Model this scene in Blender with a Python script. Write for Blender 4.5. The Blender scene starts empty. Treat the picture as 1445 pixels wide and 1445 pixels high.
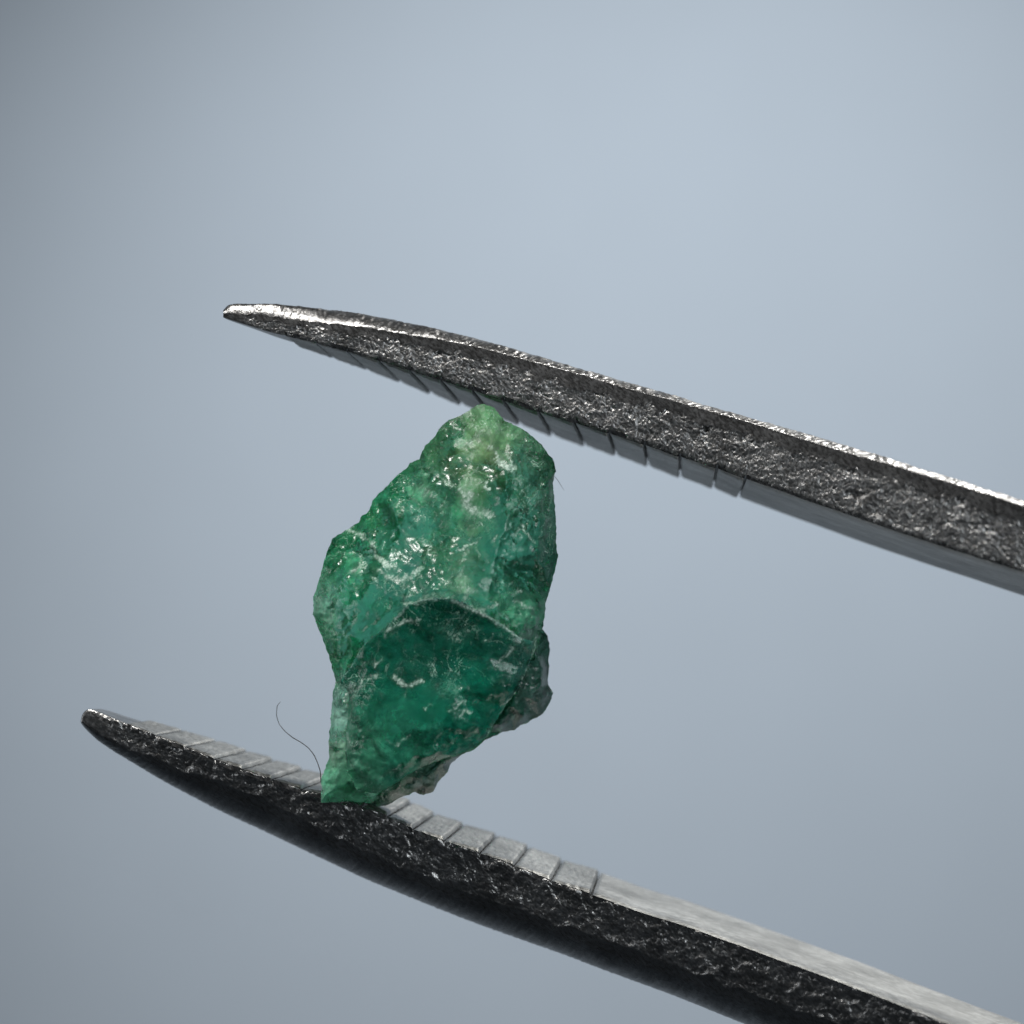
import bpy, math, random
import numpy as np
from mathutils import Vector, geometry

# ------------------------------------------------------------------ camera, light, exposure
# one unit is one millimetre; the camera looks along +Y from 30 mm in front of the tweezer tips
scene = bpy.context.scene
scene.unit_settings.system = 'METRIC'
scene.unit_settings.scale_length = 0.001
COL = scene.collection
D = 30.0                      # camera distance to the plane y = 0
FPX = 3000.0                  # focal length in photograph pixels
CX = CY = 722.5

cam = bpy.data.cameras.new('camera')
cam.sensor_width = 36.0
cam.lens = 36.0 * FPX / 1445.0
cam.clip_start = 0.5
cam.clip_end = 2000.0
cam.dof.use_dof = True
cam.dof.focus_distance = 29.9
cam.dof.aperture_fstop = cam.lens * 1e-3 / (2 * 0.30)
cam_ob = bpy.data.objects.new('camera', cam)
cam_ob.location = (0, -D, 0)
cam_ob.rotation_euler = (math.radians(90), 0, 0)
COL.objects.link(cam_ob)
scene.camera = cam_ob

world = bpy.data.worlds.new('World')
scene.world = world
world.use_nodes = True
wbg = world.node_tree.nodes['Background']
wbg.inputs[0].default_value = (0.75, 0.87, 1.0, 1)
wbg.inputs[1].default_value = 0.03


def lamp(name, kind, loc, target, energy, color, **kw):
    l = bpy.data.lights.new(name, kind)
    l.energy = energy
    l.color = color
    for k, v in kw.items():
        setattr(l, k, v)
    o = bpy.data.objects.new(name, l)
    o.location = loc
    d = Vector(target) - Vector(loc)
    o.rotation_euler = d.to_track_quat('-Z', 'Y').to_euler()
    COL.objects.link(o)
    return o


# hard work lamp over the tweezers, unseen fill lamps added to brighten the stone, a lamp washing the backdrop
lamp('key_lamp', 'AREA', (33, 25, 40), (0, 1.0, -2), 33000, (1.0, 0.97, 0.92), shape='RECTANGLE', size=13.0, size_y=5.0)
lamp('front_lamp', 'AREA', (-12, -22, 44), (0, 0, 0), 21000, (1.0, 0.97, 0.93), shape='DISK', size=7.0)
lamp('fill_lamp', 'AREA', (39, -38, 6), (0, 0, -1), 11500, (0.92, 0.97, 1.0), shape='DISK', size=30.0)  # unseen fill, added to brighten the stone's front and right side
lamp('side_fill_lamp', 'AREA', (-52, -9, -4), (0, 0, -1), 4000, (0.95, 0.98, 1.0), shape='DISK', size=24.0)  # unseen fill, added to light the stone's left-facing facets
lamp('backdrop_lamp', 'SPOT', (8, 12, 60), (20, 150, -6), 5.8e5, (0.97, 0.985, 1.0),
     spot_size=math.radians(83), spot_blend=1.0, shadow_soft_size=8.0)

scene.view_settings.view_transform = 'Standard'
scene.view_settings.look = 'None'
scene.view_settings.exposure = 0.0
scene.view_settings.gamma = 1.0
scene.view_settings.use_curve_mapping = False
scene.cycles.max_bounces = 14
scene.cycles.transmission_bounces = 12
scene.cycles.sample_clamp_indirect = 6.0

# ------------------------------------------------------------------ helpers
rng = np.random.default_rng(7)
random.seed(7)


def P(u, v, y):
    """photograph pixel at depth y -> point in millimetres"""
    u = np.asarray(u, float); v = np.asarray(v, float); y = np.asarray(y, float)
    k = (D + y) / FPX
    return np.stack(np.broadcast_arrays((u - CX) * k, y, (CY - v) * k), -1)


_perm = np.random.default_rng(3).permutation(512).astype(np.int64)
_grad = np.random.default_rng(5).uniform(-1, 1, (512, 2))


def noise2(x, y, seed=0):
    x = np.asarray(x, float) + seed * 17.31
    y = np.asarray(y, float) + seed * 9.77
    xi = np.floor(x).astype(np.int64); yi = np.floor(y).astype(np.int64)
    xf = x - xi; yf = y - yi
    sx = xf * xf * xf * (xf * (xf * 6 - 15) + 10)
    sy = yf * yf * yf * (yf * (yf * 6 - 15) + 10)

    def g(ix, iy, dx, dy):
        h = _perm[(_perm[ix & 511] + iy) & 511]
        return _grad[h, 0] * dx + _grad[h, 1] * dy
    a = g(xi, yi, xf, yf); b = g(xi + 1, yi, xf - 1, yf)
    c = g(xi, yi + 1, xf, yf - 1); d = g(xi + 1, yi + 1, xf - 1, yf - 1)
    return (a * (1 - sx) + b * sx) * (1 - sy) + (c * (1 - sx) + d * sx) * sy


def fbm(x, y, octaves=4, seed=0, gain=0.5):
    r = 0; a = 1.0
    for o in range(octaves):
        r = r + a * noise2(x * 2 ** o, y * 2 ** o, seed + o * 3)
        a *= gain
    return r


def srgb(r, g, b):
    c = np.array([r, g, b], float) / 255
    return np.where(c <= 0.04045, c / 12.92, ((c + 0.055) / 1.055) ** 2.4)


def mesh_object(name, verts, faces, material, parent=None, smooth=True, attrs=None):
    me = bpy.data.meshes.new(name)
    me.from_pydata(np.asarray(verts).tolist(), [], np.asarray(faces).tolist() if isinstance(faces, np.ndarray) else faces)
    me.polygons.foreach_set('use_smooth', [smooth] * len(me.polygons))
    if attrs:
        for an, data in attrs.items():
            data = np.asarray(data, np.float32)
            if data.ndim == 2:
                at = me.attributes.new(an, 'FLOAT_COLOR', 'POINT')
                at.data.foreach_set('color', data.ravel())
            else:
                at = me.attributes.new(an, 'FLOAT', 'POINT')
                at.data.foreach_set('value', data.ravel())
    me.materials.append(material)
    me.update()
    o = bpy.data.objects.new(name, me)
    COL.objects.link(o)
    if parent is not None:
        o.parent = parent
        o.matrix_parent_inverse = parent.matrix_world.inverted()
    return o


def empty(name, loc=(0, 0, 0)):
    o = bpy.data.objects.new(name, None)
    o.location = loc
    o.empty_display_size = 0.5
    COL.objects.link(o)
    bpy.context.view_layer.update()
    return o


def grid_faces(nu, nv, wrap=False):
    """grid of nu stations by nv profile points; index = i * nv + j"""
    i = np.arange(nu - 1)[:, None]
    j = np.arange(nv if wrap else nv - 1)[None, :]
    jn = (j + 1) % nv
    a = i * nv + j; b = i * nv + jn; c = (i + 1) * nv + jn; d = (i + 1) * nv + j
    return np.stack([a, b, c, d], -1).reshape(-1, 4)


# ------------------------------------------------------------------ materials
def new_mat(name):
    m = bpy.data.materials.new(name)
    m.use_nodes = True
    nt = m.node_tree
    return m, nt, nt.nodes['Principled BSDF']


def N(nt, kind, **kw):
    n = nt.nodes.new(kind)
    for k, v in kw.items():
        if k in n.inputs.keys():
            n.inputs[k].default_value = v
        else:
            setattr(n, k, v)
    return n


def ramp(nt, pts):
    r = nt.nodes.new('ShaderNodeValToRGB')
    e = r.color_ramp.elements
    while len(e) < len(pts):
        e.new(0.5)
    for k, (p, c) in enumerate(pts):
        e[k].position = p
        e[k].color = (*c, 1) if len(c) == 3 else c
    return r


def steel(name, base, rough, grain_scale, bump, streak_rot, stretch, grit=False):
    m, nt, b = new_mat(name)
    L = nt.links.new
    tc = N(nt, 'ShaderNodeTexCoord')
    mp = N(nt, 'ShaderNodeMapping')
    mp.inputs['Rotation'].default_value = (0, streak_rot, 0)
    L(tc.outputs['Object'], mp.inputs['Vector'])
    mp2 = N(nt, 'ShaderNodeMapping')
    mp2.inputs['Scale'].default_value = stretch
    L(mp.outputs[0], mp2.inputs['Vector'])
    n1 = N(nt, 'ShaderNodeTexNoise', Scale=grain_scale, Detail=5.0, Roughness=0.65)
    L(mp2.outputs[0], n1.inputs['Vector'])
    n2 = N(nt, 'ShaderNodeTexNoise', Scale=1.3, Detail=6.0, Roughness=0.6)
    L(tc.outputs['Object'], n2.inputs['Vector'])
    r1 = ramp(nt, [(0.3, tuple(x * 0.62 for x in base)), (0.7, tuple(min(1, x * 1.25) for x in base))])
    L(n2.outputs['Fac'], r1.inputs['Fac'])
    L(r1.outputs['Color'], b.inputs['Base Color'])
    r2 = N(nt, 'ShaderNodeMapRange')
    r2.inputs['To Min'].default_value = rough - 0.1
    r2.inputs['To Max'].default_value = rough + 0.14
    L(n1.outputs['Fac'], r2.inputs['Value'])
    L(r2.outputs[0], b.inputs['Roughness'])
    cg = N(nt, 'ShaderNodeMixRGB', blend_type='MULTIPLY'); cg.inputs['Fac'].default_value = 1.0
    cr = ramp(nt, [(0.36, (0.62, 0.60, 0.57)), (0.62, (1.12, 1.12, 1.12))])
    L(n1.outputs['Fac'], cr.inputs['Fac'])
    L(r1.outputs['Color'], cg.inputs[1]); L(cr.outputs['Color'], cg.inputs[2])
    L(cg.outputs[0], b.inputs['Base Color'])
    b.inputs['Metallic'].default_value = 1.0
    bm = N(nt, 'ShaderNodeBump', Strength=bump, Distance=0.012)
    L(n1.outputs['Fac'], bm.inputs['Height'])
    L(bm.outputs[0], b.inputs['Normal'])
    if grit:                      # burnished chamfers are smoother than the ground side
        ga = N(nt, 'ShaderNodeAttribute', attribute_name='grit')
        gm = N(nt, 'ShaderNodeMapRange')
        gm.inputs['To Min'].default_value = bump * 0.16
        gm.inputs['To Max'].default_value = bump
        L(ga.outputs['Fac'], gm.inputs['Value'])
        L(gm.outputs[0], bm.inputs['Strength'])
        gr = N(nt, 'ShaderNodeMath', operation='MULTIPLY_ADD')
        L(ga.outputs['Fac'], gr.inputs[0]); gr.inputs[1].default_value = 0.10
        L(r2.outputs[0], gr.inputs[2])
        L(gr.outputs[0], b.inputs['Roughness'])
    return m


M_STEEL = steel('ground_steel', (0.37, 0.375, 0.38), 0.25, 30.0, 0.9, 0.75, (1.0, 1.0, 0.42), True)
M_TOOTH = steel('serration_steel', (0.45, 0.46, 0.455), 0.42, 30.0, 0.8, -0.33, (0.3, 1.0, 1.0))


def mineral(name, clarity, rough, glow, absorb, dens):
    m, nt, b = new_mat(name)
    L = nt.links.new

    def math_node(op, x, y=None):
        n = N(nt, 'ShaderNodeMath', operation=op)
        for k, v in enumerate((x, y)):
            if v is None:
                continue
            if isinstance(v, (int, float)):
                n.inputs[k].default_value = v
            else:
                L(v, n.inputs[k])
        return n.outputs[0]

    def tex(vec, scale, detail, rgh, dist=0.0):
        n = N(nt, 'ShaderNodeTexNoise', Scale=scale, Detail=detail, Roughness=rgh, Distortion=dist)
        L(vec, n.inputs['Vector'])
        return n.outputs['Fac']

    def remap(x, f0, f1, t0, t1):
        n = N(nt, 'ShaderNodeMapRange')
        for k, v in (('From Min', f0), ('From Max', f1), ('To Min', t0), ('To Max', t1)):
            n.inputs[k].default_value = v
        L(x, n.inputs['Value'])
        return n.outputs[0]

    def ridge(x, width):
        return remap(math_node('ABSOLUTE', math_node('SUBTRACT', x, 0.5)), 0.0, width, 1.0, 0.0)

    at = N(nt, 'ShaderNodeAttribute', attribute_name='tint')
    ve = N(nt, 'ShaderNodeAttribute', attribute_name='vein')
    tc = N(nt, 'ShaderNodeTexCoord')
    obj = tc.outputs['Object']
    # short feathery fractures share one lean through the crystal
    r1 = N(nt, 'ShaderNodeMapping'); r1.inputs['Rotation'].default_value = (0.3, 0.95, 0.2); L(obj, r1.inputs['Vector'])
    r2 = N(nt, 'ShaderNodeMapping'); r2.inputs['Scale'].default_value = (0.42, 1.0, 1.25); L(r1.outputs[0], r2.inputs['Vector'])
    lean = r2.outputs[0]
    mott = tex(obj, 3.2, 10.0, 0.68, 0.6)
    fine = tex(lean, 17.0, 8.0, 0.72, 0.5)
    wa = ridge(tex(obj, 3.0, 3.5, 0.55, 1.4), 0.010)
    wb = ridge(tex(lean, 9.0, 6.0, 0.66, 0.4), 0.022)
    mk1 = remap(tex(obj, 1.5, 5.0, 0.62), 0.42, 0.58, 0.0, 1.0)
    mk2 = remap(tex(obj, 2.6, 6.0, 0.65, 0.3), 0.52, 0.66, 0.0, 1.0)
    wisps = math_node('MAXIMUM', math_node('MULTIPLY', wa, math_node('MULTIPLY', mk1, 0.85)),
                      math_node('MULTIPLY', wb, math_node('MULTIPLY', mk2, 0.65)))
    haze = math_node('MULTIPLY', math_node('MULTIPLY', mk2, remap(fine, 0.42, 0.7, 0.0, 1.0)), 0.14)
    sp = math_node('MULTIPLY', remap(tex(obj, 34.0, 2.0, 0.6), 0.66, 0.72, 0.0, 1.0), math_node('MULTIPLY', mk1, 0.9))  # white specks painted on as sparkle
    grain = tex(lean, 13.0, 9.0, 0.8, 0.8)
    vein = remap(math_node('ADD', ve.outputs['Fac'], math_node('MULTIPLY', math_node('SUBTRACT', grain, 0.5), 3.6)), 0.38, 0.9, 0.0, 0.95)
    vein = math_node('MULTIPLY', vein, remap(tex(obj, 30.0, 3.0, 0.6), 0.35, 0.62, 0.35, 1.0))
    vein = math_node('MULTIPLY', vein, remap(ve.outputs['Fac'], 0.02, 0.2, 0.0, 1.0))
    vein = math_node('MAXIMUM', vein, math_node('MULTIPLY', ve.outputs['Fac'], 0.2))
    cm = N(nt, 'ShaderNodeAttribute', attribute_name='calm')
    live = remap(cm.outputs['Fac'], 0.0, 1.0, 1.0, 0.12)
    noisy = math_node('MULTIPLY', math_node('MAXIMUM', sp, math_node('MAXIMUM', wisps, haze)), live)
    tot = math_node('MAXIMUM', vein, noisy)
    body = N(nt, 'ShaderNodeMixRGB', blend_type='MULTIPLY'); body.inputs['Fac'].default_value = 1.0
    L(at.outputs['Color'], body.inputs[1])
    L(math_node('MULTIPLY', remap(mott, 0.34, 0.66, 0.4, 1.7), remap(fine, 0.3, 0.7, 0.72, 1.28)), body.inputs[2])
    mx = N(nt, 'ShaderNodeMixRGB', blend_type='MIX')
    L(tot, mx.inputs['Fac'])
    L(body.outputs[0], mx.inputs[1]); mx.inputs[2].default_value = (0.66, 0.84, 0.74, 1)
    L(mx.outputs[0], b.inputs['Base Color'])
    b.inputs['IOR'].default_value = 1.57
    b.inputs['Specular IOR Level'].default_value = 0.22
    L(remap(mott, 0.3, 0.7, rough + 0.1, rough + 0.3), b.inputs['Roughness'])
    gl = nt.nodes.new('ShaderNodeBsdfPrincipled')
    gl.inputs['Base Color'].default_value = (0.93, 1.0, 0.97, 1)
    gl.inputs['Transmission Weight'].default_value = 1.0
    gl.inputs['IOR'].default_value = 1.57
    ca = N(nt, 'ShaderNodeAttribute', attribute_name='cloud')
    cloud = remap(math_node('ADD', ca.outputs['Fac'], math_node('MULTIPLY', math_node('SUBTRACT', mott, 0.5), 1.2)), 0.25, 0.75, 0.0, 1.0)
    clear = math_node('MULTIPLY', remap(tot, 0.0, 0.8, clarity, clarity * 0.05), remap(cloud, 0.0, 1.0, 1.0, 0.3))
    L(math_node('ADD', math_node('MULTIPLY', cloud, 0.16), remap(mott, 0.3, 0.7, max(0.02, rough - 0.1), rough + 0.06)), gl.inputs['Roughness'])
    bm = N(nt, 'ShaderNodeBump', Strength=0.28, Distance=0.010)
    L(math_node('ADD', fine, math_node('MULTIPLY', tot, 0.5)), bm.inputs['Height'])
    L(bm.outputs[0], b.inputs['Normal'])
    # the clear depth of the crystal: light that enters at the back and sides comes out green
    g = nt.nodes.new('ShaderNodeBsdfPrincipled')
    gc = N(nt, 'ShaderNodeMixRGB', blend_type='MIX'); gc.inputs['Fac'].default_value = 0.28
    L(body.outputs[0], gc.inputs[1]); gc.inputs[2].default_value = glow
    L(gc.outputs[0], g.inputs['Base Color'])
    L(bm.outputs[0], g.inputs['Normal'])
    g.inputs['Roughness'].default_value = rough
    g.inputs['IOR'].default_value = 1.57
    g.inputs['Specular IOR Level'].default_value = 0.22
    g.inputs['Subsurface Weight'].default_value = 1.0
    g.inputs['Subsurface Radius'].default_value = (0.25, 1.0, 0.62)
    g.inputs['Subsurface Scale'].default_value = 0.9
    L(bm.outputs[0], gl.inputs['Normal'])
    mxs = nt.nodes.new('ShaderNodeMixShader')
    L(remap(tot, 0.0, 0.8, 0.22, 0.03), mxs.inputs['Fac'])
    L(b.outputs[0], mxs.inputs[1]); L(g.outputs[0], mxs.inputs[2])
    mxg = nt.nodes.new('ShaderNodeMixShader')
    L(clear, mxg.inputs['Fac'])
    L(mxs.outputs[0], mxg.inputs[1]); L(gl.outputs[0], mxg.inputs[2])
    L(mxg.outputs[0], nt.nodes['Material Output'].inputs['Surface'])
    va = nt.nodes.new('ShaderNodeVolumeAbsorption')
    va.inputs['Color'].default_value = absorb
    va.inputs['Density'].default_value = dens
    L(va.outputs[0], nt.nodes['Material Output'].inputs['Volume'])
    return m


M_EMERALD = mineral('emerald', 0.62, 0.24, (0.015, 0.38, 0.26, 1), (0.02, 0.88, 0.64, 1), 0.8)
M_FACE = mineral('deep_emerald', 0.44, 0.17, (0.01, 0.36, 0.29, 1), (0.02, 0.87, 0.68, 1), 0.8)
M_SHARD = mineral('grey_green_shard', 0.5, 0.24, (0.06, 0.2, 0.15, 1), (0.22, 0.58, 0.46, 1), 4.0)


def plain(name, color, rough=0.6):
    m, nt, b = new_mat(name)
    n = N(nt, 'ShaderNodeTexNoise', Scale=0.08, Detail=3.0)
    tc = N(nt, 'ShaderNodeTexCoord')
    nt.links.new(tc.outputs['Object'], n.inputs['Vector'])
    r = ramp(nt, [(0.3, tuple(c * 0.985 for c in color)), (0.7, tuple(min(1, c * 1.01) for c in color))])
    nt.links.new(n.outputs['Fac'], r.inputs['Fac'])
    nt.links.new(r.outputs['Color'], b.inputs['Base Color'])
    b.inputs['Roughness'].default_value = rough
    return m


M_PAPER = plain('pale_blue_paper', (0.615, 0.705, 0.80), 0.9)
M_FIBRE = plain('dark_fibre', (0.05, 0.05, 0.06), 0.5)

# ------------------------------------------------------------------ backdrop
S = 420.0
nb = 24
bx, bz = np.meshgrid(np.linspace(-S, S, nb), np.linspace(-S, S, nb), indexing='ij')
by = 150 + 0 * bx
backdrop = mesh_object('backdrop', np.stack([bx, by, bz], -1).reshape(-1, 3), grid_faces(nb, nb)[:, ::-1], M_PAPER)
backdrop['kind'] = 'structure'
backdrop['label'] = 'plain out of focus pale blue grey backdrop behind the tweezers'

# ------------------------------------------------------------------ tweezers
VP = (960.0, 910.0)           # where the depth axis of the tweezers vanishes
DIR = np.array([(VP[0] - CX) / FPX, 1.0, -(VP[1] - CY) / FPX])


def curve(pts):
    a = np.array(pts, float)
    return lambda u: np.interp(u, a[:, 0], a[:, 1]) if True else None


def smooth_curve(pts, win=26):
    a = np.array(pts, float)

    def f(u):
        u = np.asarray(u, float)
        acc = 0
        for k in np.linspace(-1, 1, 9):
            # keep the ends fixed
            w = win * np.clip((u - a[0, 0]) / (2 * win), 0, 1)
            uu = u + k * w
            r = np.interp(uu, a[:, 0], a[:, 1])
            s = (a[-1, 1] - a[-3, 1]) / (a[-1, 0] - a[-3, 0])
            r = np.where(uu > a[-1, 0], a[-1, 1] + s * (uu - a[-1, 0]), r)
            acc = acc + r
        return acc / 9
    return f


UP_T = smooth_curve([(315, 438), (322, 430), (335, 428), (400, 430), (500, 441), (600, 460), (700, 485), (800, 515), (900, 543), (1000, 573), (1100, 601), (1200, 630), (1300, 661), (1400, 692), (1445, 707)], 18)
UP_R1 = smooth_curve([(315, 442), (330, 443), (373, 445), (414, 452), (470, 457), (511, 461), (567, 471), (608, 477), (677, 490), (760, 512), (816, 527), (871, 544), (927, 559), (982, 574), (1032, 588), (1073, 600), (1114, 613), (1197, 639), (1239, 650), (1294, 667), (1349, 683), (1405, 701), (1445, 714)], 14)
UP_R2 = smooth_curve([(315, 448), (330, 453), (360, 462), (387, 471), (415, 478), (445, 487), (489, 498), (534, 511), (578, 525), (622, 539), (667, 553), (711, 568), (761, 584), (811, 599), (860, 614), (910, 630), (960, 647), (1012, 663), (1050, 677), (1086, 690), (1142, 710), (1197, 729), (1266, 753), (1349, 780), (1445, 810)], 20)
UP_W = smooth_curve([(315, 0.35), (360, 0.7), (420, 1.35), (500, 2.2), (600, 2.9), (700, 3.2), (900, 3.4), (1445, 4.0)], 30)
UP_Y = smooth_curve([(315, 0.35), (500, 0.1), (700, 0.0), (1000, -0.55), (1445, -2.0)], 60)

LO_T = smooth_curve([(114, 1020), (120, 1028), (130, 1038), (145, 1051), (187, 1076), (228, 1101), (275, 1126), (322, 1150), (367, 1170), (436, 1203), (519, 1242), (588, 1270), (658, 1298), (727, 1323), (796, 1347), (850, 1368), (949, 1404), (1048, 1444)], 18)
LO_R1 = smooth_curve([(114, 1018), (130, 1030), (160, 1049), (201, 1068), (256, 1090), (311, 1112), (367, 1134), (422, 1162), (490, 1199), (540, 1222), (600, 1246), (660, 1268), (721, 1289), (790, 1316), (849, 1336), (945, 1371), (1048, 1409)], 22)
LO_R2 = smooth_curve([(114, 1017), (116, 1008), (122, 1001), (130, 1000), (148, 1009), (181, 1022), (212, 1032), (242, 1043), (284, 1060), (311, 1072), (345, 1084), (381, 1096), (422, 1110), (453, 1118), (500, 1131), (541, 1146), (583, 1168), (627, 1184), (660, 1195), (721, 1217), (780, 1241), (845, 1263), (907, 1286), (970, 1305), (1069, 1341), (1173, 1379), (1260, 1412), (1343, 1445)], 14)
LO_W = smooth_curve([(114, 0.7), (150, 1.0), (220, 1.7), (300, 2.3), (450, 2.6), (700, 2.8), (1000, 3.0), (1445, 3.3)], 30)
LO_Y = smooth_curve([(114, 0.5), (300, 0.25), (500, 0.05), (700, 0.0), (1000, -0.55), (1445, -2.0)], 60)

MARKS_UP = [401, 445, 489, 534, 578, 622, 667, 711, 761, 811, 860, 910, 960, 1012, 1052]
MARKS_LO = [178, 220, 262, 303, 342, 384, 426, 468, 511, 547, 583, 627, 677, 726, 778, 835]
GROOVE = 0.03                # depth of the grooves between two teeth


def build_arm(name, T, R1, R2, W, Y, u0, up, parent, label, seed, recess, cham_px, cham_slope, chip, bev, lean, marks, gritty=1.0):
    """up=+1: the arm's inner (toothed) face looks down; -1: it looks up"""
    us = np.concatenate([u0 + (np.linspace(0, 1, 30) ** 1.6) * 30, np.arange(u0 + 31, 1470, 1.1), np.arange(1475, 4600, 40.0)])
    n = len(us)
    t, r1, r2, w, y0 = T(us), R1(us), R2(us), W(us), Y(us)
    # the far part carries on straight, towards the hinge out of frame
    gap = GROOVE * 100 * np.clip((us - u0 - 60) / 60, 0, 1)
    for mk in marks:
        gap = gap + (5.5 if up > 0 else 4.0) * np.exp(-((us - mk - 1.5) / 3.8) ** 2) * np.clip((us - u0 - 60) / 160, 0.2, 1)
    r2b = r2 - up * gap                     # body's inner face lies at the groove bottom
    nf, no, nk, ni = 74, 16, 8, 22
    # front: inner ridge -> outer ridge
    f = np.linspace(0, 1, nf)[None, :]
    vv = r2b[:, None] + (r1 - r2b)[:, None] * f
    uu = us[:, None] + 0 * f
    # rough ground side, streaks lean to the right
    a = (uu + 0.75 * vv) / 1.0
    b = (vv - 0.75 * uu) / 1.0
    fade = np.clip((uu - u0) / 60, 0.15, 1)
    streak = fbm(a / 3.4, b / 7.0, 2, seed) * 0.013 + fbm(a / 2.0, b / 3.6, 1, seed + 5) * 0.007
    lumps = fbm(uu / 30.0, vv / 22.0, 3, seed + 9) * 0.016
    chipn = fbm(us[:, None] / 24.0 + 0 * f, vv / 24.0 + 3, 4, seed + 20) * chip
    streak = streak * gritty
    side = recess + streak + lumps - chipn + lean * f * np.clip((uu - u0) / 200, 0.1, 1)
    d = np.abs(vv - r1[:, None])           # px from the outer ridge
    cp = (np.interp(us, [u0, u0 + 160, u0 + 320, u0 + 1100], [0.2, 0.5, 1.0, 1.35]) * cham_px)[:, None]
    cham = recess + lean * f * np.clip((uu - u0) / 200, 0.1, 1) + (cp - d) * 0.01 * cham_slope + noise2(uu / 3.5, vv / 40.0, seed + 2) * 0.002
    yy = np.maximum(side, cham)
    pits = np.clip(fbm(uu / 11.0, vv / 11.0, 2, seed + 60) - 0.42, 0, 1) * 0.10
    dents = np.clip(fbm(uu / 30.0, vv / 22.0, 3, seed + 64) - 0.34, 0, 1) * 0.20
    yy = yy + (pits + dents) * (side > cham) * (1 if up > 0 else 0.3)
    grit_f = np.clip((side - cham) / 0.012 + 0.5, 0, 1) * (0.35 + 0.65 * gritty)
    # worn rounded inner edge
    di = np.abs(vv - r2b[:, None])
    yy = yy * fade + 0.02 * np.exp(-di / 2.5)
    pts_f = P(uu, vv, y0[:, None] + yy)
    yr1 = yy[:, -1]
    # bevel from the outer ridge to the outline
    g = np.linspace(0, 1, no + 1)[1:][None, :]
    bdep = bev * np.clip(w / 2.5, 0.2, 1.0) * (1 + (0.9 * fbm(us / 34.0, us * 0, 3, seed + 70) if up > 0 else 0))
    yb = yr1[:, None] + bdep[:, None] * (g ** 1.5)
    vb = r1[:, None] + (t - r1)[:, None] * np.sin(g * math.pi / 2) ** 1.1
    scr = fbm((us[:, None] - 20 * g * up) / 5.0, g * 2.0 + 0 * us[:, None], 3, seed + 31) * 0.024
    pts_b = P(us[:, None] + 0 * g, vb, y0[:, None] + yb)
    scr = scr + fbm(us[:, None] / 38.0 + 0 * g, g * 1.5 + 0 * us[:, None], 3, seed + 35) * 0.045 * g * (1 if up > 0 else 0)
    pts_b[..., 2] += scr * (1 - 0.5 * g) * np.clip((us[:, None] - u0) / 40, 0.2, 1)
    # outer face running back, far bevel, rear side
    base_b = pts_b[:, -1, :]
    wleft = np.maximum(w - bdep, 0.1)
    k = np.linspace(0, 1, nk + 1)[1:][None, :, None]
    pts_o = base_b[:, None, :] + DIR[None, None, :] * wleft[:, None, None] * k
    thick = np.abs(r2b - t) * 0.01
    pts_o[:, :, 2] -= up * (thick[:, None] * 0.35 * (k[..., 0] ** 3))
    # rear lower edge
    inn_f = P(us, r2b, y0 + yy[:, 0])
    back = inn_f + DIR[None, :] * w[:, None]
    q = np.linspace(0, 1, ni + 1)[:-1][None, :, None]
    pts_i = back[:, None, :] * (1 - q) + inn_f[:, None, :] * q
    rnd = np.exp(-(q[..., 0] * w[:, None]) / 0.22) * 0.10 * np.clip(w[:, None] / 2, 0.15, 1)
    pts_i[:, :, 2] += up * rnd
    ripple = fbm(us[:, None] / 60.0 + 0 * q[..., 0], q[..., 0] * 9, 3, seed + 40) * 0.012
    pts_i[:, :, 2] += ripple * np.clip(w[:, None] - 0.4, 0, 1)
    prof = np.concatenate([pts_f, pts_b, pts_o, pts_i], 1)
    nv = prof.shape[1]
    verts = prof.reshape(-1, 3)
    faces = grid_faces(n, nv, True)
    if up > 0:
        faces = faces[:, ::-1]
    faces = faces.tolist()
    faces.append(list(range(nv)) if up > 0 else list(range(nv))[::-1])
    e = (n - 1) * nv
    faces.append(list(range(e, e + nv))[::-1] if up > 0 else list(range(e, e + nv)))
    grit = np.concatenate([grit_f, np.full((n, no), 0.7 if up > 0 else 0.2), np.full((n, nk), 0.3), np.full((n, ni), 0.5)], 1)
    o = mesh_object(name, verts, faces, M_STEEL, parent, attrs={'grit': grit.ravel()})
    o['label'] = label

    def inner(u, frac, h):
        """point on the toothed face: station u at the front edge, frac of the width, h above the groove bottom"""
        u = np.asarray(u, float); frac = np.asarray(frac, float)
        p = P(u, R2(u) - up * gapf(u), Y(u) + 0.02) + DIR * (W(u) * frac)[..., None]
        p[..., 2] -= up * h
        return p

    def gapf(u):
        return GROOVE * 100 * np.clip((u - u0 - 60) / 60, 0, 1)
    return o, inner, W


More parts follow.
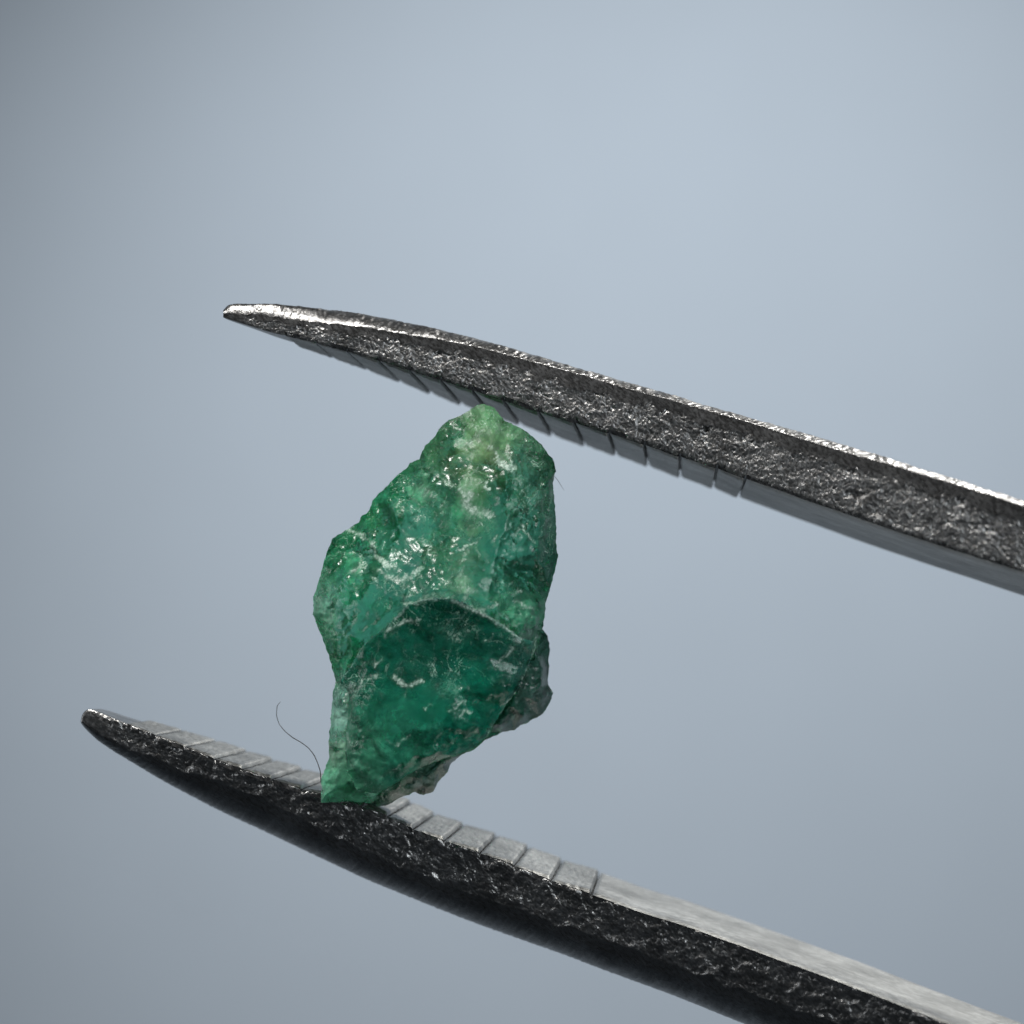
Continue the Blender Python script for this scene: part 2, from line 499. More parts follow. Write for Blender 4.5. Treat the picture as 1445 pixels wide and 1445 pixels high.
def build_teeth(arm, inner, W, marks, up, seed):
    """each tooth of the serrated face: a slightly canted, worn land between two grooves"""
    for k in range(len(marks) - 1):
        a, b = marks[k] + 1.2, marks[k + 1] - 1.2
        fadet = np.clip((marks[k] - marks[0] + 25) / 150.0, 0.3, 1)
        L = b - a
        nl, nw = 26, 34
        s = np.linspace(0, 1, nl)[:, None]
        fr = np.linspace(0.0, 0.985, nw)[None, :]
        u = a + L * s + 0 * fr
        wob = noise2(fr * 9 + k * 3.3, s * 2.0, seed) * 2.2 + noise2(fr * 30 + k * 1.3, s * 2.0, seed + 4) * 1.0
        # sawtooth land: climbs away from the tip, rolls over at both lips
        rise = 0.35 + 0.65 * s ** 0.8
        lip = np.minimum(1, np.minimum(s * L / 4.5, (1 - s) * L / 2.2)) ** 0.6
        edge = np.clip(np.minimum(fr * W(u) / 0.05, (1 - fr) * W(u) / 0.12), 0, 1) ** 0.5
        h = (GROOVE * 1.7) * fadet * rise * lip * (0.25 + 0.75 * edge)
        h = h + fbm(u / 6.0, fr * 16, 3, seed + k) * 0.012 * lip + fbm(u / 60.0, fr * 60, 2, seed + 7 + k) * 0.005
        rag = np.where(fr == 0, 0.03 * (0.5 + noise2(u / 11.0, s * 0, seed + 90 + k)) / W(u), 0)
        top = inner(u + wob, 0.002 + fr + rag, h)
        low = inner(u, 0.002 + fr, h * 0 - 0.06)
        verts = np.concatenate([top.reshape(-1, 3), low.reshape(-1, 3)])
        f1 = grid_faces(nl, nw)
        m = nl * nw
        f2 = f1[:, ::-1] + m
        ring = [i * nw for i in range(nl)] + [(nl - 1) * nw + j for j in range(1, nw)] + \
               [i * nw + nw - 1 for i in range(nl - 2, -1, -1)] + [j for j in range(nw - 2, 0, -1)]
        faces = f1.tolist() + f2.tolist()
        for q in range(len(ring)):
            i0, i1 = ring[q], ring[(q + 1) % len(ring)]
            faces.append([i1, i0, i0 + m, i1 + m])
        if up < 0:
            faces = [x[::-1] for x in faces]
        o = mesh_object('tooth', verts, faces, M_TOOTH, arm)
        o.data.materials.append(M_STEEL)
        nt_ = 2 * len(f1)
        o.data.polygons.foreach_set('material_index', [0] * nt_ + [1] * (len(faces) - nt_))
        o.data.set_sharp_from_angle(angle=math.radians(40))


tweezers = empty('tweezers', tuple(P(1445, 1100, 1.0)))
tweezers['label'] = 'scratched steel tweezers with serrated jaws gripping the green stone'
tweezers['category'] = 'tweezers'
upper, inner_u, _ = build_arm('jaw', UP_T, UP_R1, UP_R2, UP_W, UP_Y, 315, 1, tweezers,
                              'upper steel jaw with rough grey side and bright top edge', 11, 0.02, 17, 0.17, 0.022, 0.40, 0.0, MARKS_UP)
lower, inner_l, _ = build_arm('jaw', LO_T, LO_R1, LO_R2, LO_W, LO_Y, 114, -1, tweezers,
                              'lower steel jaw with blackish side and pale toothed top', 47, 0.02, 9, 0.6, 0.05, 1.0, 0.14, MARKS_LO, 0.6)
build_teeth(upper, inner_u, UP_W, MARKS_UP, 1, 200)
build_teeth(lower, inner_l, LO_W, MARKS_LO, -1, 300)
# the plain inner land behind the last tooth of each jaw
for arm, inner, W, a, up in ((upper, inner_u, UP_W, 1052, 1), (lower, inner_l, LO_W, 835, -1)):
    uu = np.concatenate([np.linspace(a + 1.6, a + 12, 8), np.arange(a + 16, 1480, 5.0), np.arange(1500, 4600, 100.0)])
    fr = np.linspace(0, 0.985, 30)
    U, F = np.meshgrid(uu, fr, indexing='ij')
    lip = np.clip((U - a) / 7.0, 0, 1) ** 0.6
    edge = np.clip(np.minimum(F * W(U) / 0.05, (1 - F) * W(U) / 0.5), 0, 1) ** 0.5
    h = GROOVE * lip * (0.1 + 0.9 * edge) + fbm(U / 50.0, F * 40, 3, 77) * 0.005
    top = inner(U, 0.002 + F, h); low = inner(U, 0.002 + F, h * 0 - 0.06)
    nl, nw = U.shape
    m = nl * nw
    f1 = grid_faces(nl, nw)
    faces = f1.tolist() + (f1[:, ::-1] + m).tolist()
    ring = [i * nw for i in range(nl)] + [(nl - 1) * nw + j for j in range(1, nw)] + \
           [i * nw + nw - 1 for i in range(nl - 2, -1, -1)] + [j for j in range(nw - 2, 0, -1)]
    for q in range(len(ring)):
        i0, i1 = ring[q], ring[(q + 1) % len(ring)]
        faces.append([i1, i0, i0 + m, i1 + m])
    if up < 0:
        faces = [x[::-1] for x in faces]
    o = mesh_object('inner_face', np.concatenate([top.reshape(-1, 3), low.reshape(-1, 3)]), faces, M_TOOTH, arm)
    o.data.materials.append(M_STEEL)
    o.data.polygons.foreach_set('material_index', [0] * (2 * len(f1)) + [1] * (len(faces) - 2 * len(f1)))
    o.data.set_sharp_from_angle(angle=math.radians(40))

# ------------------------------------------------------------------ the rough emerald
BODY = [(683, 569), (697, 575), (713, 594), (738, 606), (755, 618), (769, 634), (782, 651), (784, 665), (780, 684), (783, 712), (785, 750), (785, 775), (788, 786), (783, 806), (777, 828), (771, 848), (768, 870), (766, 886), (762, 905), (752, 930), (741, 955), (730, 977), (713, 999), (698, 1023), (686, 1043), (669, 1058), (640, 1068), (612, 1077), (596, 1084), (575, 1096), (553, 1110), (538, 1126), (522, 1134), (495, 1131), (453, 1133), (454, 1097), (464, 1069), (464, 1047), (467, 1014), (470, 975), (474, 964), (470, 945), (461, 917), (450, 889), (442, 867), (442, 842), (450, 820), (456, 797), (463, 775), (470, 759), (489, 748), (506, 737), (511, 728), (522, 720), (525, 706), (542, 690), (558, 673), (572, 662), (578, 654), (592, 648), (596, 637), (600, 629), (612, 618), (619, 606), (633, 593), (658, 582), (672, 572)]
BODY_IN = [(688, 600, -0.28), (640, 628, -0.25), (735, 640, -0.30), (658, 690, -0.62), (712, 668, -0.55), (718, 730, -0.72), (612, 680, -0.42), (560, 715, -0.30), (545, 700, 0.02), (765, 690, -0.20), (758, 780, -0.40), (768, 740, -0.20), (700, 790, -0.80), (652, 760, -0.70), (600, 770, -0.50), (560, 760, -0.42), (525, 768, -0.28), (500, 770, 0.02), (540, 800, -0.62), (592, 800, -0.62), (478, 800, -0.08), (472, 850, -0.22), (520, 795, -0.20), (505, 850, -0.48), (545, 850, -0.62), (575, 842, -0.78), (625, 832, -0.95), (655, 838, -0.97), (690, 850, -0.92), (735, 888, -0.75), (752, 860, -0.30), (470, 890, -0.15), (500, 905, -0.40), (530, 880, -0.60), (600, 950, -0.45), (690, 950, -0.45), (600, 1030, -0.50), (487, 960, -0.25), (490, 1000, -0.42), (486, 1060, -0.40), (475, 1062, -0.20), (478, 1010, -0.22), (520, 1100, -0.45), (470, 1110, -0.32)]
FACE = [(480, 962), (495, 939), (514, 909), (542, 886), (558, 872), (575, 852), (597, 845), (625, 842), (655, 849), (683, 865), (711, 883), (736, 901), (752, 905), (750, 928), (741, 952), (730, 974), (713, 996), (699, 1019), (685, 1041), (668, 1055), (641, 1066), (613, 1075), (596, 1082), (575, 1094), (553, 1108), (533, 1120), (505, 1117), (490, 1090), (487, 1061), (489, 1030), (492, 997), (492, 978)]
FACE_Y = [-0.55, -0.62, -0.72, -0.82, -0.88, -0.98, -1.02, -1.05, -1.05, -1.02, -0.96, -0.86, -0.70, -0.55, -0.55, -0.52, -0.5, -0.5, -0.5, -0.5, -0.5, -0.5, -0.5, -0.5, -0.48, -0.45, -0.46, -0.5, -0.55, -0.55, -0.55, -0.55]
FACE_IN = [(510, 940, -0.74), (545, 900, -0.86), (580, 866, -0.94), (625, 856, -0.99), (668, 872, -0.97), (712, 898, -0.90), (735, 915, -0.84), (600, 890, -0.90), (650, 895, -0.88), (560, 930, -0.86), (620, 935, -0.82), (690, 925, -0.86), (735, 940, -0.70), (530, 970, -0.82), (590, 985, -0.93), (650, 980, -0.95), (710, 975, -0.82), (510, 1010, -0.80), (560, 1030, -0.97), (620, 1030, -1.0), (670, 1025, -0.84), (510, 1070, -0.74), (560, 1080, -0.84), (610, 1062, -0.84), (530, 1105, -0.62)]
SHARD = [(764, 886), (773, 897), (776, 917), (774, 936), (774, 967), (780, 978), (776, 992), (766, 1007), (747, 1018), (725, 1029), (708, 1033), (686, 1045), (676, 1030), (690, 990), (715, 950), (735, 905), (750, 890)]
SHARD_IN = [(755, 920, 0.15), (762, 950, 0.22), (735, 960, 0.0), (750, 985, 0.12), (762, 985, 0.3), (720, 1000, 0.0), (735, 1010, 0.18), (705, 1018, 0.05)]
CHIP = [(672, 1055), (650, 1066), (634, 1080), (632, 1090), (619, 1102), (611, 1118), (597, 1122), (586, 1118), (564, 1126), (547, 1136), (531, 1139), (514, 1134), (512, 1115), (545, 1085), (600, 1055), (640, 1045)]
CHIP_IN = [(620, 1080, 0.0), (600, 1095, 0.05), (612, 1102, 0.22), (585, 1100, 0.0), (560, 1112, -0.05), (535, 1122, -0.12), (598, 1112, 0.25), (640, 1068, 0.1), (575, 1085, -0.1)]

TINTS = [(690, 590, (80, 120, 84)), (640, 620, (56, 116, 84)), (670, 650, (66, 98, 52)), (655, 640, (74, 106, 64)), (690, 640, (92, 120, 80)), (672, 615, (82, 116, 78)), (680, 690, (56, 92, 56)), (740, 640, (74, 118, 92)), (720, 690, (24, 80, 46)), (690, 715, (34, 90, 56)), (760, 700, (66, 112, 88)), (776, 730, (70, 112, 92)), (770, 790, (40, 84, 68)), (640, 730, (52, 126, 90)), (590, 690, (72, 136, 102)), (560, 690, (22, 108, 68)), (535, 700, (52, 146, 102)), (520, 735, (40, 128, 82)), (560, 740, (10, 84, 46)), (590, 750, (10, 82, 46)), (620, 720, (36, 112, 70)), (700, 780, (16, 76, 56)), (740, 800, (22, 80, 60)), (740, 755, (40, 98, 74)), (690, 835, (54, 126, 96)), (740, 870, (54, 112, 86)), (655, 800, (58, 104, 72)), (650, 770, (52, 98, 66)), (662, 742, (70, 114, 80)), (655, 785, (64, 112, 80)), (652, 828, (84, 132, 100)), (500, 768, (24, 112, 74)), (495, 800, (52, 138, 98)), (455, 850, (104, 160, 138)), (455, 880, (98, 160, 130)), (500, 850, (4, 118, 78)), (515, 900, (0, 146, 96)), (550, 830, (20, 96, 70)), (575, 810, (26, 90, 68)), (600, 830, (40, 104, 80)), (485, 930, (30, 124, 82)), (535, 860, (20, 112, 76)),
         (476, 990, (120, 164, 150)), (476, 1020, (126, 170, 154)), (475, 1055, (116, 160, 134)), (462, 1110, (84, 150, 120)), (490, 1120, (84, 150, 118)), (500, 1080, (70, 136, 108))]  # left lobe, left edge and lower left: glow painted into the tint
TINTS_FACE = [(600, 870, (0, 66, 50)), (650, 880, (0, 70, 54)), (560, 900, (2, 74, 56)), (690, 910, (8, 74, 58)), (620, 930, (0, 68, 52)), (540, 960, (2, 80, 60)), (600, 990, (12, 100, 78)), (680, 980, (2, 98, 76)), (650, 1040, (4, 106, 84)), (560, 1030, (34, 112, 88)), (520, 1050, (52, 116, 90)), (510, 1100, (70, 136, 106)), (570, 1080, (40, 116, 90)), (735, 930, (30, 90, 76))]  # dark entries under the arc ridge: zoning, with shade also painted in

# pale fracture lines and crusts: polyline, half width in px, strength
VEINS = [([(690, 605), (670, 648), (656, 698), (666, 740), (655, 795), (650, 840)], 13, 0.26), ([(478, 961), (495, 939), (514, 909), (542, 886), (558, 873)], 2.2, 0.55), ([(558, 873), (575, 853), (597, 846), (625, 843), (645, 850), (683, 867), (711, 884), (735, 902)], 3.4, 1.0),
         ([(590, 848), (612, 838), (640, 842)], 5, 0.7), ([(757, 900), (750, 930), (741, 953), (730, 975), (713, 997), (700, 1019), (686, 1041)], 2.6, 0.75),
         ([(492, 748), (512, 756), (526, 766), (530, 784), (542, 794), (552, 800)], 4, 1.0), ([(535, 805), (545, 812), (560, 818), (582, 812), (592, 802)], 5, 0.95), ([(552, 800), (570, 796), (590, 796), (596, 790)], 3, 0.6),
         ([(525, 815), (532, 820)], 3, 0.8), ([(548, 822), (560, 832), (562, 846)], 2, 0.6), ([(652, 692), (662, 700), (656, 712), (672, 722), (690, 726)], 9, 0.85), ([(628, 678), (648, 690), (655, 706)], 5, 0.6),
         ([(704, 650), (714, 660), (724, 660)], 6, 1.1), ([(716, 640), (722, 655)], 6, 0.6), ([(686, 680), (684, 686), (690, 690)], 2.2, 1.2), ([(692, 630), (702, 642), (706, 652)], 4, 0.6),
         ([(596, 690), (612, 702), (628, 712), (622, 724)], 11, 0.5), ([(655, 842), (668, 858), (682, 862), (700, 852)], 5, 0.7), ([(652, 826), (664, 836), (660, 846)], 6, 0.5),
         ([(736, 742), (744, 754), (752, 764)], 3.5, 0.8), ([(734, 742), (724, 760)], 2.4, 0.5), ([(648, 776), (662, 770), (672, 766)], 3, 0.9), ([(695, 764), (700, 756), (698, 770)], 3, 0.7),
         ([(462, 785), (480, 780), (500, 780), (516, 788)], 2, 0.5), ([(490, 810), (504, 804), (516, 797)], 2.4, 0.9), ([(458, 792), (470, 788), (490, 787)], 1.6, 0.5),
         ([(548, 888), (560, 882), (572, 876), (592, 874)], 3, 0.75), ([(528, 938), (540, 930)], 3, 0.8), ([(505, 975), (512, 958)], 2, 0.8), ([(518, 960), (534, 952)], 3, 0.7), ([(556, 955), (566, 964), (574, 970), (584, 964), (594, 962)], 3.6, 1.0), ([(574, 970), (572, 982)], 2, 0.5),
         ([(484, 986), (492, 978), (503, 966)], 2, 0.7), ([(706, 932), (716, 924), (722, 914)], 4, 0.8), ([(690, 944), (706, 936)], 2, 0.5), ([(640, 994), (656, 990)], 2.6, 0.7), ([(634, 1004), (646, 996)], 1.8, 0.7), ([(650, 1010), (656, 1004), (664, 1004)], 2.4, 0.9), ([(600, 1000), (608, 994)], 1.6, 0.8),
         ([(556, 1052), (566, 1046), (578, 1038)], 1.8, 0.8), ([(545, 1044), (556, 1052)], 1.6, 0.5), ([(535, 1098), (550, 1090), (560, 1086)], 3, 0.45), ([(684, 905), (692, 902), (696, 894)], 1.8, 0.7), ([(630, 890), (644, 902)], 2, 0.4),
         ([(722, 838), (734, 836)], 2, 0.8), ([(725, 848), (740, 854), (752, 860)], 3, 0.7), ([(710, 826), (722, 822)], 2, 0.6), ([(700, 600), (712, 612), (728, 616)], 4, 0.5), ([(668, 600), (676, 612)], 3, 0.4), ([(660, 630), (672, 618), (680, 606)], 2.5, 0.5), ([(655, 640), (668, 648)], 3, 0.4),
         ([(596, 766), (610, 764), (604, 780)], 3, 0.6), ([(578, 744), (590, 738)], 2, 0.5), ([(560, 722), (580, 720), (604, 712)], 2, 0.5), ([(476, 864), (468, 872), (462, 880)], 2, 0.5)]


# clean glassy faces without feathering: centre and radius in px
CALM = [(508, 880, 48), (485, 800, 22), (560, 755, 34), (600, 1015, 66), (680, 1000, 50), (560, 1055, 46), (640, 1050, 44), (480, 1100, 40), (700, 940, 30), (535, 705, 22), (620, 640, 26)]

# milky zones where the crystal is clouded: centre and radius in px
CLOUDS = [(478, 1095, 58), (476, 1012, 26), (452, 862, 24), (690, 612, 52), (664, 706, 34), (545, 1085, 40), (742, 862, 34), (662, 744, 14), (652, 826, 15), (600, 695, 26), (497, 800, 20)]


def seg_dist(px, py, pts):
    best = np.full(px.shape, 1e9)
    for (x0, y0), (x1, y1) in zip(pts[:-1], pts[1:]):
        dx, dy = x1 - x0, y1 - y0
        t = np.clip(((px - x0) * dx + (py - y0) * dy) / (dx * dx + dy * dy + 1e-9), 0, 1)
        best = np.minimum(best, np.hypot(px - x0 - t * dx, py - y0 - t * dy))
    return best


def inside(px, py, poly):
    r = np.zeros(px.shape, bool)
    n = len(poly)
    for i in range(n):
        x0, y0 = poly[i]; x1, y1 = poly[(i + 1) % n]
        c = ((y0 > py) != (y1 > py)) & (px < (x1 - x0) * (py - y0) / (y1 - y0 + 1e-12) + x0)
        r ^= c
    return r


def resample(poly, step, rough, seed):
    """outline resampled finely and roughened between its corner points"""
    out = []
    n = len(poly)
    s = 0.0
    for i in range(n):
        a = np.array(poly[i], float); b = np.array(poly[(i + 1) % n], float)
        L = np.linalg.norm(b - a)
        k = max(1, int(L / step))
        nrm = np.array([b[1] - a[1], a[0] - b[0]]) / max(L, 1e-6)
        for q in range(k):
            t = q / k
            p = a + (b - a) * t
            off = (noise2(np.array((s + t * L) / 9.0), np.array(seed * 1.0), seed) * 2.2 + noise2(np.array((s + t * L) / 3.5), np.array(3.0), seed + 1) * 1.1) * rough
            out.append(p + nrm * float(off))
        s += L
    return np.array(out)


def coarse_eval(outline, oy, inner_pts, px, py, base=None):
    co = [Vector((p[0], p[1])) for p in outline] + [Vector((p[0], p[1])) for p in inner_pts]
    yv = list(oy) + [p[2] for p in inner_pts]
    n = len(outline)
    edges = [(i, (i + 1) % n) for i in range(n)]
    vs, es, fs, ov, oe, of = geometry.delaunay_2d_cdt(co, edges, [], 0, 1e-6)
    val = np.full(px.shape, np.nan) if base is None else np.array(base, float)
    ys = []
    for lst in ov:
        ys.append(yv[lst[0]] if lst else 0.0)
    for f in fs:
        a, b, c = f
        x0, y0 = vs[a]; x1, y1 = vs[b]; x2, y2 = vs[c]
        det = (y1 - y2) * (x0 - x2) + (x2 - x1) * (y0 - y2)
        if abs(det) < 1e-9:
            continue
        l0 = ((y1 - y2) * (px - x2) + (x2 - x1) * (py - y2)) / det
        l1 = ((y2 - y0) * (px - x2) + (x0 - x2) * (py - y2)) / det
        l2 = 1 - l0 - l1
        m = (l0 > -1e-6) & (l1 > -1e-6) & (l2 > -1e-6)
        val[m] = (l0 * ys[a] + l1 * ys[b] + l2 * ys[c])[m]
    bad = np.isnan(val)
    val[bad] = 0.0
    return val


def scallops(px, py, spacing, tilt, curv, seed):
    """conchoidal flakes: lower envelope of tilted bowls; returns height (px) and closeness to a flake edge"""
    r = np.random.default_rng(seed)
    x0, x1, y0, y1 = px.min() - spacing, px.max() + spacing, py.min() - spacing, py.max() + spacing
    gx, gy = np.meshgrid(np.arange(x0, x1, spacing), np.arange(y0, y1, spacing))
    sx = (gx + r.uniform(-.5, .5, gx.shape) * spacing).ravel()
    sy = (gy + r.uniform(-.5, .5, gy.shape) * spacing).ravel()
    tx = r.normal(0, tilt, sx.shape); ty = r.normal(0, tilt, sx.shape)
    h = r.uniform(-.5, .5, sx.shape) * spacing * 0.25
    wx = px + fbm(px / spacing, py / spacing, 3, seed) * spacing * 0.35
    wy = py + fbm(px / spacing + 31, py / spacing, 3, seed + 4) * spacing * 0.35
    b1 = np.empty(px.shape); b2 = np.empty(px.shape)
    for i in range(0, len(px), 4000):
        dx = wx[i:i + 4000, None] - sx[None]; dy = wy[i:i + 4000, None] - sy[None]
        v = h + tx * dx + ty * dy + curv / spacing * (dx * dx + dy * dy)
        p = np.partition(v, 1, axis=1)
        b1[i:i + 4000] = p[:, 0]; b2[i:i + 4000] = p[:, 1]
    return b1, b2 - b1


def mineral_piece(name, poly, oy, inner_pts, back, material, parent, tints, seed, amp, label=None, step=1.7, use_veins=True, rough=1.0, calm0=0.0, edge_white=0.08):
    ol = resample(poly, step, rough, seed)
    # front grid
    x0, y0 = ol.min(0); x1, y1 = ol.max(0)
    hx = step; hy = step * 0.866
    rows = np.arange(y0, y1, hy)
    pts = []
    for ri, ry in enumerate(rows):
        xs = np.arange(x0 + (ri % 2) * hx / 2, x1, hx)
        pts.append(np.stack([xs, np.full(xs.shape, ry)], -1))
    pts = np.concatenate(pts)
    pts += np.random.default_rng(seed).uniform(-.3, .3, pts.shape) * step
    m = inside(pts[:, 0], pts[:, 1], ol.tolist())
    pts = pts[m]
    closed = ol.tolist() + [ol[0].tolist()]
    dist = seg_dist(pts[:, 0], pts[:, 1], closed)
    keep = dist > step * 0.55
    pts = pts[keep]; dist = dist[keep]
    no = len(ol)
    allp = np.concatenate([ol, pts])
    dist = np.concatenate([np.zeros(no), dist])
    co = [Vector((float(p[0]), float(p[1]))) for p in allp]
    vs, es, fs, ov, oe, of = geometry.delaunay_2d_cdt(co, [(i, (i + 1) % no) for i in range(no)], [], 1, 1e-7)
    remap = np.array([l[0] if l else 0 for l in ov])
    tris = remap[np.array(fs)]
    px, py = allp[:, 0], allp[:, 1]
    # coarse facets
    oyv = [oy] * len(poly) if np.isscalar(oy) else oy
    wf = np.clip(dist / 12.0, 0, 1)
    cwx = px + fbm(px / 30, py / 30, 4, seed + 80) * 11 * wf
    cwy = py + fbm(px / 30 + 7, py / 30, 4, seed + 84) * 11 * wf
    y_plain = coarse_eval(poly, oyv, inner_pts, px, py)
    yc = 0
    for (jx, jy) in ((0, 0), (2, 0), (-2, 0), (0, 2), (0, -2)):
        yc = yc + coarse_eval(poly, oyv, inner_pts, cwx + jx * wf, cwy + jy * wf, y_plain) / 5
    oy_m = float(np.mean(oyv))
    out = ~inside(px, py, poly)
    yc = np.where(out & (np.abs(yc) < 1e-6), oy_m, yc)
    a1, e1 = scallops(px, py, 46, 0.22, 0.18, seed + 1)
    a2, e2 = scallops(px, py, 19, 0.26, 0.22, seed + 2)
    a3, e3 = scallops(px, py, 8, 0.30, 0.25, seed + 3)
    patch = np.clip(0.5 + fbm(px / 60, py / 60, 3, seed + 6) * 1.4, 0.1, 1)
    if tints is TINTS_FACE:
        patch = np.clip(patch * np.clip((1000 - py) / 90, 0.12, 1), 0.08, 1)
    calm = np.full(len(px), calm0)
    for (cu, cv, cr) in CALM:
        calm = np.maximum(calm, np.clip(1.6 - 1.3 * np.hypot(px - cu, py - cv) / cr, 0, 1))
    patch = patch * (1 - 0.75 * calm)
    edge = np.clip(dist / 14.0, 0, 1) ** 0.7
    rel = (a1 - a1.mean()) * 0.65 + (a2 - a2.mean()) * 0.45 * patch + (a3 - a3.mean()) * 0.35 * patch * patch
    rel = rel + fbm(px / 5, py / 5, 3, seed + 8) * 0.25 * patch
    yf = yc + rel * 0.01 * amp * (0.25 + 0.75 * edge)
    front = P(px, py, yf)
    # back: same outline, bulging away from the camera
    bulge = back * np.clip(dist / 70.0, 0, 1) ** 0.6 + (a1 - a1.mean()) * 0.012 * edge
    ybk = np.maximum(yf + 0.02, oy_m + bulge)
    bi = np.arange(no, len(allp))
    backp = P(px[bi], py[bi], ybk[bi])
    verts = np.concatenate([front, backp])
    bmap = np.arange(len(allp)); bmap[bi] = len(allp) + np.arange(len(bi))
    # pixel v runs down, so flip to face the camera
    def orient(t, sign):
        a, b, c = allp[t[:, 0]], allp[t[:, 1]], allp[t[:, 2]]
        cr = (b[:, 0] - a[:, 0]) * (c[:, 1] - a[:, 1]) - (b[:, 1] - a[:, 1]) * (c[:, 0] - a[:, 0])
        t = t.copy()
        fl = cr * sign > 0
        t[fl] = t[fl][:, ::-1]
        return t
    tf = orient(tris, 1)
    tb = bmap[orient(tris, -1)]
    faces = np.concatenate([tf, tb])
    # colour zones, some with the stone's glow and shade painted in
    wx = px + fbm(px / 22, py / 22, 4, seed + 50) * 16
    wy = py + fbm(px / 22 + 9, py / 22, 4, seed + 54) * 16
    acc = np.zeros((len(px), 3)); ws = np.zeros(len(px))
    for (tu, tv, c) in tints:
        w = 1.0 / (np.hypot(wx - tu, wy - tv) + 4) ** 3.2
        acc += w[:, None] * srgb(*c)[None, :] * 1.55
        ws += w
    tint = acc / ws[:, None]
    vein = np.zeros(len(px))
    if use_veins:
        qx = px + fbm(px / 9, py / 9, 3, seed + 60) * 5
        qy = py + fbm(px / 9 + 40, py / 9, 3, seed + 64) * 5
        for pl, wd, st in VEINS:
            dd = seg_dist(qx, qy, pl)
            vein = np.maximum(vein, st * np.exp(-(dd / wd) ** 2))
    flake = np.maximum(np.exp(-e2 / 0.22) * 0.8, np.exp(-e3 / 0.12) * 0.5) * edge_white
    flake = flake * np.clip(fbm(px / 34, py / 34, 3, seed + 70) * 2.2 + 0.25, 0, 1)
    vein = np.clip(np.maximum(vein, flake), 0, 1)
    cloud = np.zeros(len(px))
    for (cu, cv, cr) in CLOUDS:
        cloud = np.maximum(cloud, np.clip(1.25 - np.hypot(wx - cu, wy - cv) / cr, 0, 1))
    cloud = np.concatenate([cloud, cloud[bi]])
    calm_v = np.concatenate([calm, calm[bi]])
    tint = np.concatenate([tint, np.ones((len(px), 1))], 1)
    tint = np.concatenate([tint, tint[bi]]); vein = np.concatenate([vein, vein[bi] * 0])
    o = mesh_object(name, verts, faces, material, parent, smooth=True, attrs={'tint': tint, 'vein': vein, 'cloud': cloud, 'calm': calm_v})
    o.data.set_sharp_from_angle(angle=math.radians(14))
    if label:
        o['label'] = label
    return o


emerald = empty('rough_emerald', tuple(P(520, 1134, 0.3)))
emerald['label'] = 'rough green emerald crystal with pale veins held between the tweezer jaws'
emerald['category'] = 'gemstone'
body_y = [0.22] * len(BODY)
for i, (u, v) in enumerate(BODY):
    if u < 480 and 780 < v < 1040:
        body_y[i] = 0.08
    if v > 1060:
        body_y[i] = 0.05
    if u < 500 and v > 1040:
        body_y[i] = -0.12
    if u > 740 and v < 880:
        body_y[i] = 0.25
    if v < 640:
        body_y[i] = 0.02
mineral_piece('crystal_body', BODY, body_y, BODY_IN, 1.4, M_EMERALD, emerald, TINTS, 101, 0.5, 'mossy to bright green main crystal with whitish crust', rough=0.9)
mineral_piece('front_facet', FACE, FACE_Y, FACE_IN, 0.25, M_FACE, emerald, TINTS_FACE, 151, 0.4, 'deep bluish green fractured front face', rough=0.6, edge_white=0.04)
mineral_piece('side_shard', SHARD, 0.7, SHARD_IN, 0.6, M_SHARD, emerald, [(750, 950, (46, 84, 72)), (725, 1005, (40, 78, 66)), (770, 985, (74, 96, 92)), (740, 930, (32, 74, 62))], 171, 1.1, 'grey green ribbed shard on the right side', use_veins=False, calm0=0.75, edge_white=0.03)
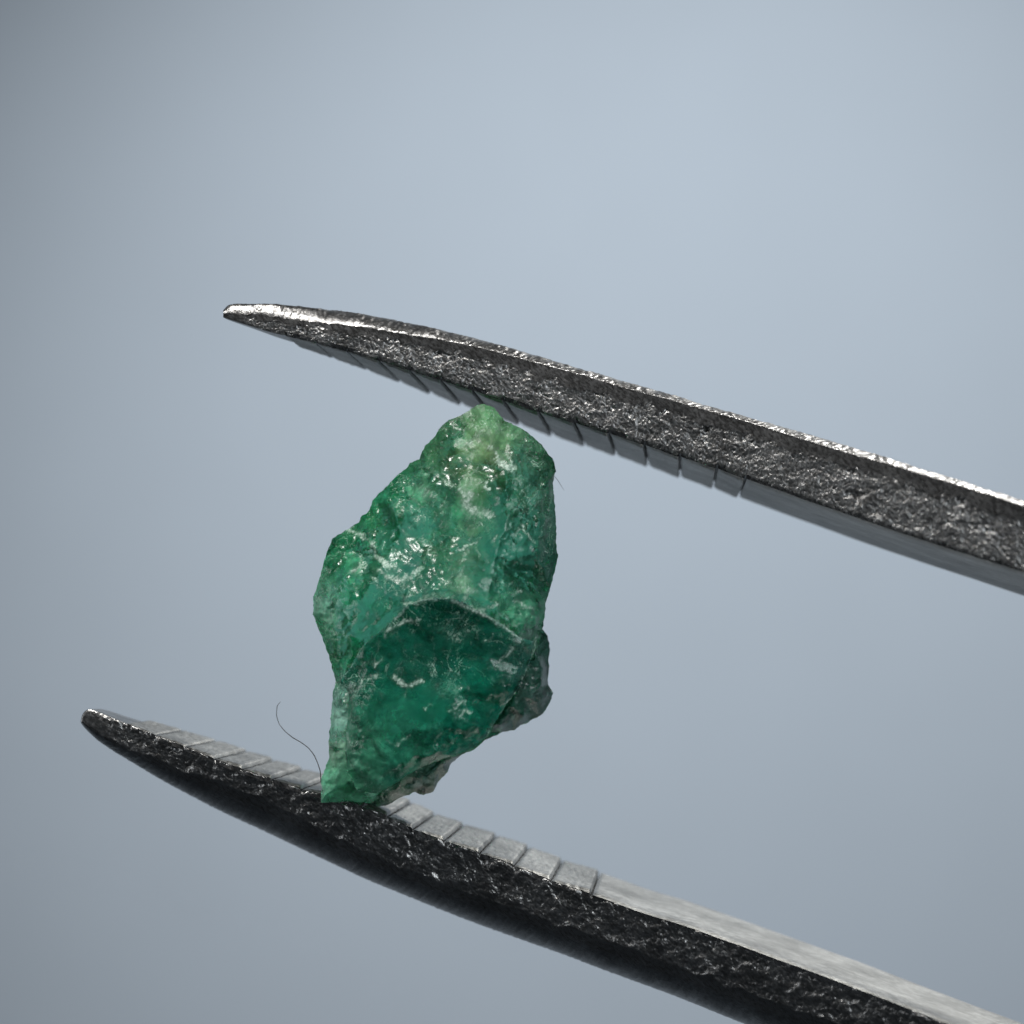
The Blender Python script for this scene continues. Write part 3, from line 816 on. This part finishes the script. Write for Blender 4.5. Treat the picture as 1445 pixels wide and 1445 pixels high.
mineral_piece('bottom_chip', CHIP, 0.45, CHIP_IN, 0.5, M_SHARD, emerald, [(600, 1100, (34, 60, 48)), (560, 1120, (48, 88, 68)), (625, 1085, (50, 78, 66)), (530, 1130, (80, 120, 96))], 191, 1.1, 'dark grey green chip under the stone', use_veins=False, calm0=0.75, edge_white=0.03)


# ------------------------------------------------------------------ stray fibres
def fibre(name, pts, rad, label):
    """thin tube along a smoothed line of (u, v, y) points"""
    a = np.array(pts, float)
    t = np.linspace(0, len(a) - 1, len(a) * 8)
    q = np.stack([np.interp(t, np.arange(len(a)), a[:, k]) for k in range(3)], -1)
    for _ in range(4):
        q[1:-1] = (q[:-2] + 2 * q[1:-1] + q[2:]) / 4
    c = P(q[:, 0], q[:, 1], q[:, 2])
    tan = np.gradient(c, axis=0)
    tan /= np.linalg.norm(tan, axis=1)[:, None]
    s1 = np.cross(tan, np.array([0, 1.0, 0])); s1 /= np.linalg.norm(s1, axis=1)[:, None]
    s2 = np.cross(tan, s1)
    n, m = len(c), 6
    ang = np.arange(m) / m * 2 * math.pi
    r = rad * (1 - 0.35 * np.linspace(1, 0, n) ** 2) * (1 + 0.7 * noise2(np.linspace(0, 9, n), np.zeros(n), 5))
    ring = c[:, None, :] + r[:, None, None] * (np.cos(ang)[None, :, None] * s1[:, None, :] + np.sin(ang)[None, :, None] * s2[:, None, :])
    faces = grid_faces(n, m, True).tolist() + [list(range(m))[::-1], list(range((n - 1) * m, n * m))]
    o = mesh_object(name, ring.reshape(-1, 3), faces, M_FIBRE)
    o['label'] = label
    o['category'] = 'fibre'
    o['group'] = 'stray fibres on the stone'
    return o


fibre('fibre', [(396, 990, 0.5), (391, 996, 0.5), (390, 1010, 0.5), (394, 1022, 0.45), (402, 1032, 0.4), (413, 1041, 0.35), (424, 1047, 0.3), (435, 1055, 0.25), (443, 1065, 0.15), (448, 1076, 0.05), (452, 1088, 0.0), (453, 1104, -0.05), (456, 1112, -0.06)], 0.0065,
      'long dark curled fibre beside the lower left end of the stone')
fibre('fibre', [(796, 692, 0.5), (791, 684, 0.5), (786, 676, 0.55), (780, 670, 0.6)], 0.003,
      'tiny straight hair sticking out of the upper right stone edge')
